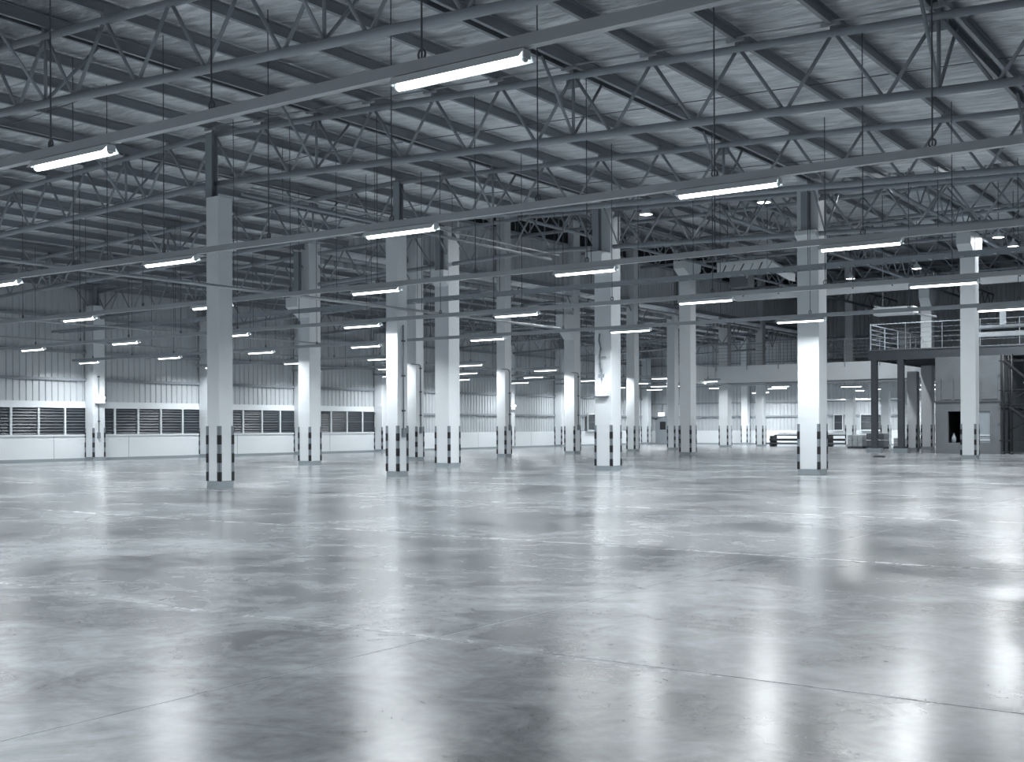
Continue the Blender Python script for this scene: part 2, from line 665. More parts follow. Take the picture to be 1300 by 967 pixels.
tl = ['tubular roof truss behind the viewpoint', 'tubular roof truss overhead, just above the picture top', 'nearest tubular roof truss, crossing the upper left corner',
      'tubular roof truss meeting the steel post of the nearest column', 'tubular roof truss crossing just above the second rail of lamps',
      'tubular roof truss on the row of big columns, at the edge of the high hall']
for y, lb in zip(TY, tl):
    truss(y, XL + 0.1, XR, lb, 'tubular trusses of the near roof')
ord_ = ['first', 'second', 'third', 'fourth', 'fifth', 'sixth', 'seventh']
for i, y in enumerate(FY[:-1]):
    truss(y, XL + 0.1, XHB - 0.35, '%s tubular truss of the low far-left roof beyond the big columns' % ord_[i], 'trusses of the far left roof', True)

# conduit with clips along the top chord of the third truss
cd = thing('roof_conduit', 'thin bright conduit clipped along the top of the roof truss over the nearest column', 'conduit', (0, 21.62, 0))
mb = MB().tube((RIDGE, 0, zt(RIDGE) + 0.18), (XR, 0, zt(XR) + 0.18), 0.022, 6)
mk('pipe', mb, M_RAIL, cd, smooth=True)
for k in range(0, k_max):
    x = RIDGE + k * PITCH
    mk('clip', MB().box(x - 0.18, -0.03, zt(x) + 0.10, x + 0.18, 0.05, zt(x) + 0.15), M_RAIL, cd)

# ------------------------------------------------------------------ high hall beyond the big columns
ZH = 13.9
ceil2 = mk('ceiling', MB().box(XHB - 0.3, 37.7, ZH, XR + 4, YB, ZH + 0.1), M_FOIL)
tag(ceil2, 'dark high roof of the hall beyond the big columns', kind='structure')
pmh = c_purlin(YB - 38.0).mesh('purlin', M_PURLIN)
for i in range(20):
    add('purlin', pmh, ceil2, (XHB + 1.2 + i * 2.1, 38.0, ZH - 0.25))
wg = mk('wall_gable', MB().box(XHB, 37.72, zr(XHB) - 0.6 + 1.0, XR + 4, 37.85, ZH), M_CLAD)
tag(wg, 'ribbed gable wall above the near roof facing the high hall', kind='structure')
# upper cladding wall along the line of tall columns
wu = mk('wall_upper', MB().box(XHB - 0.2, 37.9, 9.95, XHB - 0.12, YB, 12.4), M_CLAD)
tag(wu, 'upper ribbed cladding wall between the high hall and the low left roof', kind='structure')
nP = 54
wdt = (YB - 37.9) / nP
for i in range(nP):
    add('cladding_panel', sheet(wdt, 9.9, 12.4), wu, (XHB - 0.1, 37.9 + i * wdt, 0))
mk('girt', MB().box(XHB - 0.1, 37.9, 9.75, XHB + 0.1, YB, 9.98), M_STEEL, wu)
mk('girt', MB().box(XHB - 0.1, 37.9, 9.38, XHB + 0.06, YB, 9.46), M_RAIL, wu)
mk('girt', MB().box(XHB - 0.1, 37.9, 12.35, XHB + 0.1, YB, 12.5), M_STEEL, wu)
mk('gap_dark_sheet', MB().box(XHB - 0.25, 37.9, 12.4, XHB - 0.15, YB, ZH), M_BLACK, wu)  # black sheet standing in for the darkness of the gap above the cladding
for i in range(40):
    mk('clerestory_bar', MB().box(XHB - 0.15, 38.6 + i * 1.5, 12.45, XHB - 0.09, 38.66 + i * 1.5, ZH), M_STEEL, wu)
# shiny ribbed eaves strip below it
st = MB()
y = 38.2
while y < 96:
    st.box(-0.25, y, 0, 0.0, y + 0.33, 0.2)
    y += 0.62
mk('ribbed_strip', st, M_RAIL, wu, (XHB - 0.15, 0, 9.05))

m_hd = web_mesh('diagonal', (0, 0, 1.45), (1.05, 0, 0.05), 0.045)
m_hu = web_mesh('diagonal', (1.05, 0, 0.05), (2.1, 0, 1.45), 0.045)
for i, y in enumerate([45.2, 52.3, 59.9, 67.2, 74.7, 82.3, 90]):
    t = thing('high_roof_truss', '%s tubular truss under the dark high roof, counting away from the camera' % ord_[i], 'truss', (0, y, 12.0), 'trusses of the high hall')
    mk('bottom_chord', MB().tube((XHB + 0.4, 0, 0), (XR + 3.9, 0, 0), 0.09, 10), M_STEEL, t, smooth=True)
    mk('top_chord', MB().tube((XHB + 0.4, 0, 1.5), (XR + 3.9, 0, 1.5), 0.09, 10), M_STEEL, t, smooth=True)
    for k in range(22):
        x = XHB + 0.6 + k * 2.1
        add('diagonal', m_hd, t, (x, 0, 0))
        add('diagonal', m_hu, t, (x, 0, 0))
for j, x in enumerate((-29.5, -21.9, -14.2, -6.5)):
    t = thing('longitudinal_truss', ['lengthwise truss under the high roof on the line of the leftmost tall bay columns', 'lengthwise truss under the high roof over the corbelled column with the emergency light',
                                     'lengthwise truss under the high roof over the brightest column', 'lengthwise truss under the high roof at the right edge'][j], 'truss', (x, 0, 10.9), 'lengthwise trusses of the high hall')
    mk('bottom_chord', MB().tube((0, 38.2, 0), (0, YB - 0.2, 0), 0.08, 8), M_STEEL, t, smooth=True)
    mk('top_chord', MB().tube((0, 38.2, 1.05), (0, YB - 0.2, 1.05), 0.07, 8), M_STEEL, t, smooth=True)
    me1 = web_mesh('diagonal', (0, 0, 1.0), (0, 0.93, 0.05), 0.035)
    me2 = web_mesh('diagonal', (0, 0.93, 0.05), (0, 1.86, 1.0), 0.035)
    for k in range(32):
        add('diagonal', me1, t, (0, 38.3 + 1.86 * k, 0))
        add('diagonal', me2, t, (0, 38.3 + 1.86 * k, 0))

# ------------------------------------------------------------------ columns
g_cache = {}


def guard_meshes(s_):
    if s_ in g_cache:
        return g_cache[s_]
    out = []
    wd = 0.075
    t = 0.014
    h = s_ / 2
    for sx, sy in ((1, -1), (-1, -1), (1, 1), (-1, 1)):
        res = []
        for zz0, zz1, tt, m, nm in ((0.18, 1.68, t, M_GUARD, 'corner_guard'), (0, 0.25, t + 0.004, M_BLACK, 'black_band')):
            mb = MB()
            cx, cy = sx * h, sy * h
            xa, xb = sorted((cx + sx * tt, cx - sx * wd))
            mb.box(xa, min(cy, cy + sy * tt), zz0, xb, max(cy, cy + sy * tt), zz1)
            ya, yb_ = sorted((cy + sy * tt, cy - sy * wd))
            mb.box(min(cx, cx + sx * tt), ya, zz0, max(cx, cx + sx * tt), yb_, zz1)
            res.append(mb.mesh(nm, m))
        out.append(res)
    g_cache[s_] = out
    return out


def column(nx, ny, s_, top, label, group, post=None, corbel=(), guards=(0, 1, 2, 3), cat='column', name='concrete_column'):
    """nx, ny: the corner nearest the camera; corbel: (z_bottom, z_top, reach, direction)"""
    c = thing(name, label, cat, (nx - s_ / 2, ny + s_ / 2, 0), group)
    h = s_ / 2
    bevel(mk('shaft', MB().box(-h, -h, 0.17, h, h, top), M_WHITE, c), 0.015)
    mk('plinth', MB().box(-h, -h, 0, h, h, 0.17), M_PLINTH, c)
    gm = guard_meshes(s_)
    for gi in guards:
        g = add('corner_guard', gm[gi][0], c)
        for q in range(3):
            add('black_band', gm[gi][1], g, (0, 0, 0.18 + 0.5 * q))
    for (z0, z1, reach, dr_) in corbel:
        # haunch sticking out in -Y or +Y
        zm = z0 + (z1 - z0) * 0.5
        y0 = dr_ * (h - 0.02)
        y1 = dr_ * (h + reach)
        pr = [(y0, z0), (y1, zm), (y1, z1), (y0, z1)]
        bevel(mk('corbel', MB().prism(pr, 0, -h + 0.01, h - 0.01), M_WHITE, c), 0.01)
    if post:
        z0, z1, px, py = post
        mb = MB()
        mb.box(px - 0.13, py - 0.11, z0, px + 0.13, py - 0.095, z1)
        mb.box(px - 0.13, py + 0.095, z0, px + 0.13, py + 0.11, z1)
        mb.box(px - 0.008, py - 0.1, z0, px + 0.008, py + 0.1, z1)
        mb.box(px - 0.2, py - 0.17, z0, px + 0.2, py + 0.17, z0 + 0.025)
        mk('steel_post', mb, M_STEEL, c)
    return c


G1 = 'slim white columns'
G2 = 'large white columns'
c1 = column(-24.70, 21.40, 0.50, 7.93, 'slim white column nearest the camera, leftmost of the foreground columns', G1, post=(7.93, zt(RIDGE), -0.3, 0))
c3 = column(-25.12, 29.30, 0.50, 8.05, 'slim white column with a bright lamp patch and a conduit down its right face', G1, post=(8.05, zt(RIDGE), 0.1, 0))
c2 = column(-36.60, 36.80, 0.70, 13.9, 'large white column with tapered corbel, left of the bright slim column', G2, post=(7.3, zt(-36.9), 0, -0.7), corbel=((6.45, 7.3, 0.75, -1),))
c5 = column(-29.10, 37.10, 0.72, 13.9, 'large white column just right of the column with the conduit', G2, post=(7.9, zt(-29.5), 0, -0.5), corbel=((7.3, 7.95, 0.32, -1),))
c10 = column(-21.62, 37.20, 0.71, 13.9, 'large white column with emergency light, at mid picture', G2, post=(8.0, zt(-21.9), 0, -0.75), corbel=((7.2, 8.0, 0.65, -1),))
c19 = column(-13.80, 37.30, 0.74, 13.9, 'large white column with the brightest lamp patch, right of centre', G2, post=(8.05, zt(-14.2), 0, -0.52), corbel=((7.75, 8.05, 0.25, -1),))
c4 = column(-36.62, 44.10, 0.58, 13.9, 'white column half hidden behind the slim conduit column, with an elbow pipe', G1)
c6 = column(-36.60, 51.60, 0.58, 13.9, 'white column with elbow pipe, between the second and third large columns', G1)
c9 = column(-36.95, 59.20, 0.71, 13.9, 'large white column with corbel, left of the emergency light column', G2, corbel=((6.8, 8.3, 0.9, -1),))
c11 = column(-36.75, 66.20, 0.60, 13.9, 'white column just right of the emergency light column', G1)
c14 = column(-37.30, 72.90, 0.60, 13.9, 'narrow white column mostly hidden left of the right-hand tall column', G1)
c13 = column(-29.45, 59.50, 0.70, 10.88, 'large white column with double corbel, left of the mezzanine', G2, corbel=((10.05, 10.85, 0.7, -1), (10.05, 10.85, 0.7, 1)))
c24 = column(-13.95, 58.60, 0.70, 10.88, 'large white column with flared capital at the far right, before the concrete room', G2, corbel=((9.7, 10.8, 0.75, -1), (9.7, 10.8, 0.75, 1)))
c15 = column(-38.00, 83.10, 0.74, 13.9, 'white column at the inner corner of the mezzanine', G2, corbel=((9.6, 10.6, 0.9, -1),))
c17 = column(-36.90, 87.30, 0.60, 13.9, 'white column behind the mezzanine, left of the brightest column', G1)
c22 = column(-21.80, 76.40, 0.62, 5.1, 'short white column under the steel platform edge', G1)
c23 = column(-22.20, 81.30, 0.72, 10.88, 'white column with flared capital rising past the platform railing', G2, corbel=((9.7, 10.85, 0.5, -1), (9.7, 10.85, 0.5, 1)))
c20 = column(-30.30, 89.20, 0.62, 13.9, 'white column behind the left steel post, under the mezzanine', G1)
c21 = column(-28.00, 90.60, 0.60, 5.05, 'white column between the steel posts, under the mezzanine', G1)
c25 = column(-26.40, 90.50, 0.72, 9.0, 'white column rising behind the platform railing, left of the flared capital', G1)
for i, (x, lb) in enumerate(((-42.6, 'white pilaster on the back wall left of the mezzanine columns'), (-34.7, 'white column left of the brightest column base, under the mezzanine'))):
    column(x, YB - 0.72 - 4.2 * i, 0.6, 5.0 if i else 13.9, lb, G1)

pl = ['%s wall pilaster on the left wall' % s for s in ('first', 'second')]
plab = ['white pilaster on the left wall behind the viewpoint', 'second white pilaster on the left wall behind the viewpoint', 'white pilaster on the left wall beside the viewpoint',
        'white pilaster on the left wall outside the left edge', 'white wall pilaster with bright emergency light and conduit, at far left',
        'white wall pilaster hidden by the nearest slim column', 'white wall pilaster hidden by the corbelled left column', 'white wall pilaster left of the slim conduit column',
        'white wall pilaster behind the second large column', 'narrow wall pilaster right of the elbow pipe column, with emergency light', 'white wall pilaster left of the large corbel column',
        'white wall pilaster behind the emergency light column', 'white corner pilaster left of the grey door']
for y, lb in zip(PIL_Y, plab):
    x0 = XL + 0.72
    column(x0, y, 0.70, 8.0, lb, 'wall pilasters', guards=(0, 1, 2), cat='pilaster', name='wall_pilaster', post=(8.0, 9.0, 0.1, 0))

# ------------------------------------------------------------------ lamp rails and lamps
LZ = 5.01
mh = MB()
mh.prism([(-0.13, -0.02), (-0.055, 0.075), (0.055, 0.075), (0.13, -0.02), (0.12, -0.02), (0.05, 0.06), (-0.05, 0.06), (-0.12, -0.02)], 0, -0.79, 0.79)
mh.box(-0.80, -0.06, -0.01, -0.785, 0.06, 0.07).box(0.785, -0.06, -0.01, 0.80, 0.06, 0.07)
m_house = mh.mesh('housing', M_REFL)
m_tube = MB().tube((-0.75, 0, -0.012), (0.75, 0, -0.012), 0.045, 10).mesh('tube', M_TUBE, True)
m_cap = MB().tube((-0.785, 0, -0.005), (-0.75, 0, -0.005), 0.04, 10).tube((0.75, 0, -0.005), (0.785, 0, -0.005), 0.04, 10).mesh('tube_socket', M_REFL, True)
light_data = D.lights.new('lamp_light', 'AREA')
light_data.shape = 'RECTANGLE'
light_data.size = 1.45
light_data.size_y = 0.16
light_data.energy = LAMP_W
light_data.color = LCOL
light_data.spread = math.radians(160)


def lamp(x, y, z, label, group, rod=0.0):
    t = thing('batten_lamp', label, 'lamp', (x, y, z), group)
    add('housing', m_house, t)
    add('tube', m_tube, t)
    add('tube_socket', m_cap, t)
    if rod:
        mk('hanger_rod', MB().tube((-0.5, 0, 0.07), (-0.5, 0, rod), 0.012, 5).tube((0.5, 0, 0.07), (0.5, 0, rod), 0.012, 5), M_WIRE, t)
    l = add('lamp_light', light_data, t, (0, 0, -0.05))
    return t


def rail(y, x0, x1, z, label, ratio_label, lamps_x, hook_step=6.15, ztop=None):
    t = thing('lighting_rail', label, 'rail', (0, y, z), 'lighting rails')
    mb = MB()
    mb.box(x0, -0.05, 0.085, x1, 0.05, 0.20)
    mk('channel', mb, M_RAIL, t)
    x = x1 - 1.0
    while x > x0:
        top = (zt(x) + 0.15 if ztop is None else ztop) - z
        mk('hanger_wire', MB().tube((x, 0, 0.22), (x, 0, top), 0.011, 5), M_WIRE, t)
        hk = MB()
        pts = [(x + 0.045 * math.cos(a), 0, 0.255 + 0.055 * math.sin(a)) for a in [i * math.pi / 5 for i in range(11)]]
        hk.path(pts, 0.012, 5)
        mk('hanger_ring', hk, M_WIRE, t)
        x -= 3.075
    n = len(lamps_x)
    for i, lx in enumerate(lamps_x):
        pos = ['rightmost', 'second from right', 'third from right', 'fourth from right', 'fifth from right', 'sixth from right', 'seventh from right', 'eighth from right', 'ninth from right'][min(i, 8)]
        lamp(lx, y, z, 'fluorescent batten lamp, %s on %s' % (pos, ratio_label), 'batten lamps')
    return t


def lx(off, a=0, b=8):
    return [off - 6.15 * k for k in range(a, b)]


rail(2.2, -51, 6, LZ, 'added unseen lighting rail overhead of the viewpoint', 'the added rail above the viewpoint', lx(-7.0, 0, 4))  # unseen rail, added with its lamps to light the foreground floor
rail(8.9, -51, 6, LZ, 'nearest lighting rail, crossing the top left of the picture', 'the nearest rail', lx(-6.85, 0, 8))
rail(15.55, -52, 6, LZ, 'second lighting rail, passing in front of the nearest column', 'the second rail', lx(-7.1, 0, 8))
rail(22.1, -52, 6, LZ + 0.03, 'third lighting rail, passing just behind the nearest column', 'the third rail', lx(-7.35, -1, 8))
rail(28.5, -52, 6, LZ - 0.06, 'fourth lighting rail, passing in front of the slim conduit column', 'the fourth rail', lx(-7.5, -1, 8))
rail(35.6, -52, 6, LZ - 0.065, 'fifth lighting rail, passing in front of the row of large columns', 'the fifth rail', lx(-7.62, -1, 8))
for i, y in enumerate((43.4, 50.8, 58.2, 65.6, 73.0, 80.4, 87.8, 94.5)):
    nm = ['first', 'second', 'third', 'fourth', 'fifth', 'sixth', 'seventh', 'last'][i]
    rail(y, -52, -37.35, LZ, '%s lighting rail under the far left roof' % nm, 'the %s rail of the far left bay' % nm, [-38.35, -44.2, -50.4])

# cable tray
ct = thing('cable_tray', 'long ladder cable tray hung across in front of the large columns', 'cable tray', (0, 34.6, 6.40))
mk('side_rail', MB().box(-52, -0.22, 0, 6, -0.20, 0.13), M_STEEL, ct)
mk('side_rail', MB().box(-52, 0.20, 0, 6, 0.22, 0.13), M_STEEL, ct)
m_rung = MB().box(-0.04, -0.20, 0.02, 0.04, 0.20, 0.05).mesh('rung', M_STEEL)
x = -51.8
while x < 6:
    add('rung', m_rung, ct, (x, 0, 0))
    x += 0.45
mk('cables', MB().tube((-52, -0.05, 0.07), (6, -0.05, 0.07), 0.022, 6).tube((-52, 0.04, 0.07), (6, 0.04, 0.07), 0.022, 6), M_DARK, ct)
for k in range(-3, 13):
    x = RIDGE + PITCH * (k - 0) * 1.0 + 0.4
    if k % 2 == 0:
        mk('hanger_rod', MB().tube((x, 0.18, 0.1), (x, 0.18, zt(x) - 6.4), 0.012, 5), M_WIRE, ct)

# pipes running away from the camera
def ypipe(name, x, z, y0, y1, r, label, hang=True, mt=None):
    t = thing(name, label, 'pipe', (x, y0, z))
    mk('pipe', MB().tube((0, 0, 0), (0, y1 - y0, 0), r, 8), mt or M_RAIL, t, smooth=True)
    y = 1.5
    while y < y1 - y0 and hang:
        yy = y + y0
        if abs((yy - 21.8) % 7.75) > 0.3:
            mk('hanger_rod', MB().tube((0, y, r), (0, y, zt(x) + 0.1 - z), 0.010, 5), M_WIRE, t)
        y += 3.9
    return t


ypipe('service_pipe', -23.75, 5.32, 4, 37.0, 0.045, 'long service pipe crossing in front of the nearest column towards the back')
ypipe('service_pipe', -35.9, 5.29, 8, 37.6, 0.035, 'thin service pipe running back at far left below the lamp rails')
ypipe('sprinkler_pipe', -24.30, 8.00, 21.9, 37.3, 0.05, 'sprinkler pipe starting beside the top of the nearest column', True, M_STEEL)
ypipe('sprinkler_pipe', -23.95, 8.12, 21.9, 37.3, 0.028, 'thinner upper sprinkler pipe beside the top of the nearest column', False, M_RAIL)
ypipe('service_pipe', -44.9, 5.45, 10, 95, 0.035, 'thin service pipe running back along the left wall bay', True)

# ------------------------------------------------------------------ conduits and emergency lights on columns
def conduit(label, cx, cy, face, z_top, z_bot, elbow=0.0):
    """vertical conduit on the +X face ('x') or the -Y face ('y') of a column; cx, cy on the face"""
    t = thing('wall_conduit', label, 'conduit', (cx, cy, 0), 'conduits on columns')
    ox, oy = (0.04, 0) if face == 'x' else (0, -0.04)
    pts = [(ox, oy, z_bot + 0.15), (ox, oy, z_top)]
    if elbow:
        r = 0.16
        cyc = []
        for i in range(7):
            a = math.pi / 2 * i / 6
            cyc.append((ox, oy - r + r * math.cos(a), z_top + r * math.sin(a)))
        pts = pts + cyc[1:] + [(ox, oy - r - elbow, z_top + r)]
    mk('pipe', MB().path(pts, 0.022, 8), M_GUARD, t, smooth=True)
    z = z_bot + 0.7
    while z < z_top:
        mk('clip', MB().box(ox - 0.04, oy - 0.055, z, ox + 0.04, oy + 0.055, z + 0.05), M_DARK, t)
        z += 1.15
    mk('socket_box', MB().box(ox - 0.04, oy - 0.07, z_bot - 0.15, ox + 0.05, oy + 0.07, z_bot + 0.15), M_GUARD, t)
    return t


conduit('grey conduit ending in a socket box on the slim column with the bright patch', -25.12, 29.55, 'x', 5.0, 1.45)
conduit('grey conduit with elbow on the half hidden column behind the conduit column', -36.62, 44.40, 'x', 4.55, 1.5, 0.55)
conduit('grey conduit with elbow on the column between second and third large columns', -36.60, 51.95, 'x', 4.6, 1.6, 0.55)
conduit('grey conduit with elbow on the large column left of the emergency light', -36.95, 59.60, 'x', 4.7, 1.6, 0.6)
conduit('grey conduit on the lit left wall pilaster', XL + 0.72, 37.20, 'x', 4.4, 1.3)


def emergency(label, x, y, z, face, on=True):
    t = thing('emergency_light', label, 'lamp', (x, y, z), 'emergency lights')
    if face == 'y':
        mk('box', MB().box(-0.25, -0.14, 0, 0.25, 0, 0.22), M_WHITE, t)
        mk('shade_plate', MB().box(-0.27, -0.16, -0.03, 0.27, 0, 0.0), M_DARK, t)
        hd = MB().tube((-0.13, -0.10, 0.30), (-0.13, -0.24, 0.28), 0.07, 12).tube((0.13, -0.10, 0.30), (0.13, -0.24, 0.28), 0.07, 12)
        mk('lamp_heads', hd, M_BULB, t)
        lo = (0, -0.4, 0.3)
    else:
        mk('box', MB().box(0, -0.25, 0, 0.14, 0.25, 0.22), M_WHITE, t)
        mk('shade_plate', MB().box(0, -0.27, -0.03, 0.16, 0.27, 0), M_DARK, t)
        hd = MB().tube((0.10, -0.13, 0.30), (0.24, -0.13, 0.28), 0.07, 12).tube((0.10, 0.13, 0.30), (0.24, 0.13, 0.28), 0.07, 12)
        mk('lamp_heads', hd, M_BULB, t)
        lo = (0.4, 0, 0.3)
    ld = D.lights.new('lamp_light', 'POINT')
    ld.energy = 7
    ld.color = LCOL
    ld.shadow_soft_size = 0.12
    add('lamp_light', ld, t, lo)
    return t


emergency('twin headed emergency light shining on the large column at mid picture', -21.97, 37.20, 2.75, 'y')
emergency('bright emergency light on the far left wall pilaster', XL + 0.72, 37.25, 2.95, 'x')
emergency('bright emergency light on the narrow pilaster right of the elbow pipe column', XL + 0.72, 74.45, 3.0, 'x')
# loose cable above the emergency light
cb = thing('hanging_cable', 'loose cable hanging on the large column above the emergency light', 'cable', (-22.1, 37.15, 0))
pts = [(0.02, 0, 5.05), (0.0, -0.02, 4.8), (0.07, -0.01, 4.5), (0.03, -0.02, 4.2), (0.05, -0.02, 3.95), (0.12, -0.02, 3.65), (0.1, -0.03, 3.45), (0.12, -0.03, 3.2)]
mk('cable', MB().path(pts, 0.028, 7), M_GUARD, cb, smooth=True)
mk('cable_clamp', MB().box(0.0, -0.06, 4.15, 0.3, 0.0, 4.2).box(0.0, -0.07, 3.42, 0.2, 0.0, 3.55), M_STEEL, cb)

# ------------------------------------------------------------------ mezzanine
mz = thing('mezzanine', 'white mezzanine gallery with a slim railing along its edge', 'mezzanine', (0, 82.2, 0))
bevel(mk('fascia', MB().box(-38.6, 0, 4.92, XR + 4, 0.35, 6.2), M_WHITE, mz), 0.02)
mw = thing('mezzanine_wing', 'short side wing wall of the mezzanine, partly hidden by the double corbelled column', 'mezzanine', (-38.8, 82.2, 0))
mk('side_fascia', MB().box(-0.2, -5.5, 4.85, 0.18, 0.0, 6.15), M_WHITE, mw)
mk('deck', MB().box(-38.6, 0.35, 5.7, XR + 4, 15.7, 6.15), M_CONC, mz)
mk('soffit_beam', MB().box(-38.4, 1.2, 4.9, XR + 4, 1.5, 5.7), M_STEEL, mz)
mk('soffit_beam', MB().box(-38.4, 7.2, 5.0, XR + 4, 7.5, 5.7), M_STEEL, mz)
mk('service_pipe', MB().tube((-38.4, -0.12, 4.75), (XR, -0.12, 4.75), 0.06, 8), M_RAIL, mz)


def railing(parent, p0, p1, z0, z1, step, rails, mt):
    p0 = Vector(p0)
    p1 = Vector(p1)
    n = max(1, round((p1 - p0).length / step))
    for i in range(n + 1):
        p = p0.lerp(p1, i / n)
        mk('rail_post', MB().tube((p.x, p.y, z0 - 0.35), (p.x, p.y, z1), 0.028, 6), mt, parent)
    for i in range(rails):
        z = z1 - i * (z1 - z0 - 0.1) / max(1, rails)
        mk('handrail' if i == 0 else 'mid_rail', MB().tube((p0.x, p0.y, z), (p1.x, p1.y, z), 0.028 if i == 0 else 0.014, 6), mt, parent)


railing(mz, (-38.5, -0.05), (-23.5, -0.05), 6.2, 7.8, 2.35, 6, M_STEEL)
for i, (x, y) in enumerate(((-35.0, 85.6), (-29.2, 85.6), (-23.4, 85.6), (-17.5, 85.6), (-35.0, 92.6), (-29.2, 92.6), (-23.4, 92.6), (-47.3, 89.5), (-11, 85.6), (-40.5, 95.3), (-32.2, 95.3), (-26.6, 95.9))):  # the last three are added lamps that brighten the back wall
    lamp(x, y, 4.55 if i != 7 else 5.1, 'white batten lamp %s' % ['under the mezzanine behind its left end', 'under the mezzanine behind the brightest column', 'under the mezzanine behind the steel posts', 'under the mezzanine behind the concrete room',
         'near the back wall under the left of the mezzanine', 'near the back wall under the middle of the mezzanine', 'near the back wall behind the steel posts', 'beside the door at the back wall', 'under the right end of the mezzanine', 'added close to the back wall at the mezzanine corner', 'added close to the back wall windows, left', 'added close to the back wall windows, right'][i], 'batten lamps', 5.7 - 4.55 if i != 7 else 2.5)
wrl = thing('white_service_rail', 'bright horizontal service rail under the mezzanine before the back wall windows', 'rail', (0, 95.5, 3.75))
mk('channel', MB().box(-36, -0.05, 0, -24, 0.05, 0.12), M_WHITE, wrl)
mk('stub', MB().box(-34.9, -0.05, 0.12, -34.75, 0.05, 0.9).box(-34.84, -0.01, 0.9, -34.81, 0.01, 1.95).box(-25.04, -0.01, 0.12, -25.01, 0.01, 1.95), M_WHITE, wrl)

# ------------------------------------------------------------------ steel platform in front of the mezzanine
pf = thing('steel_platform', 'dark steel framed platform with railing, standing on two posts before the mezzanine', 'platform', (0, 70.9, 0))
mk('edge_beam', MB().box(-23.1, -0.1, 5.62, -10.0, 0.1, 6.15).box(-23.1, -0.16, 6.12, -10, 0.16, 6.18).box(-23.1, -0.16, 5.58, -10, 0.16, 5.63), M_DARK, pf)
mk('side_beam', MB().box(-23.1, 0.1, 5.6, -22.9, 11.1, 6.1), M_DARK, pf)
for k in range(6):
    mk('floor_joist', MB().box(-22.9, 1.5 + 1.55 * k, 5.65, -10, 1.62 + 1.55 * k, 5.95), M_DARK, pf)
mk('deck_plate', MB().box(-23.1, -0.1, 6.18, -10.0, 11.1, 6.22), M_STEEL, pf)
for (x, y) in ((-22.75, 0.0), (-21.15, 0.0)):
    mb = MB().box(x - 0.17, y - 0.17, 0.25, x + 0.17, y - 0.14, 5.6).box(x - 0.17, y + 0.14, 0.25, x + 0.17, y + 0.17, 5.6).box(x - 0.02, y - 0.14, 0.25, x + 0.02, y + 0.14, 5.6)
    mb.box(x - 0.17, y - 0.14, 0.25, x - 0.15, y + 0.14, 5.6).box(x + 0.15, y - 0.14, 0.25, x + 0.17, y + 0.14, 5.6)
    mk('post', mb, M_DARK, pf)
    mk('base_block', MB().box(x - 0.42, y - 0.3, 0, x + 0.42, y + 0.3, 0.25), M_PLINTH, pf)
railing(pf, (-23.0, -0.05), (-10.2, -0.05), 6.2, 7.75, 2.1, 5, M_STEEL)
railing(pf, (-23.0, 0.1), (-23.0, 11.0), 6.2, 7.75, 2.7, 5, M_STEEL)

# ------------------------------------------------------------------ concrete room under the platform
rm = thing('concrete_room', 'grey concrete room with two openings under the steel platform', 'room', (0, 69.4, 0))
f_ = MB()
X0, X1 = -18.75, -15.2
zt_ = 5.55
f_.box(X0, 0, 0, X1, 0.2, 0.62)
f_.box(X0, 0, 2.42, X1, 0.2, 2.95)
f_.box(X0, 0, 0.62, -18.05, 0.2, 2.42)
f_.box(-17.1, 0, 0.62, -16.55, 0.2, 2.42)
f_.box(-15.75, 0, 0.62, X1, 0.2, 2.42)
mk('front_wall', f_, M_CONC, rm)
mk('upper_front', MB().box(X0, 0.03, 3.0, X1, 0.2, zt_), M_CONC, rm)
mk('ledge', MB().box(X0 - 0.05, -0.06, 2.93, X1 + 0.05, 0.1, 3.02), M_DARK, rm)
mk('side_wall', MB().box(X0, 0.2, 0, X0 + 0.2, 6, zt_), M_CONC, rm)
mk('side_wall', MB().box(X1 - 0.2, 0.2, 0, X1, 6, zt_), M_CONC, rm)
mk('rear_wall', MB().box(X0, 6, 0, X1, 6.2, zt_), M_CONC, rm)
mk('inner_ceiling', MB().box(X0, 0.2, 2.5, X1, 6, 2.6), M_DARK, rm)
mk('partition', MB().box(-16.9, 0.2, 0, -16.8, 6, 2.5), M_CONC, rm)
for a, b in ((X0 + 0.35, X0 + 0.95), (X0 + 1.05, X0 + 1.65), (X0 + 1.75, -16.3), (-16.2, X1 - 0.15)):
    mk('upper_panel', MB().box(a, -0.01, 3.1, b, 0.03, 4.35), M_CONC, rm)
bevel(mk('pane', MB().box(-16.55, 0.08, 0.62, -15.75, 0.12, 2.42), M_PLINTH, rm), 0.01)
mk('pane_bar', MB().box(-16.55, 0.04, 1.02, -15.75, 0.08, 1.08).box(-16.55, 0.04, 0.75, -15.75, 0.08, 0.8), M_WHITE, rm)
jug = thing('white_canister', 'small pale canister standing in the dark opening of the concrete room', 'canister', (-17.75, 69.52, 0.62))
mk('body', MB().lathe([(0.0, 0), (0.12, 0), (0.13, 0.25), (0.10, 0.36), (0.05, 0.42), (0.05, 0.5), (0.0, 0.5)], n=14), M_PLINTH, jug, smooth=True)
mk('cap', MB().lathe([(0.0, 0.5), (0.06, 0.5), (0.06, 0.56), (0.0, 0.56)], n=12), M_DARK, jug)
# concrete wall right of the scaffold
cwl = mk('wall_concrete', MB().box(-15.2, 76, 0, XR + 4, 76.25, 5.5), M_CONC)
tag(cwl, 'raw concrete wall behind the scaffold at the right edge', kind='structure')

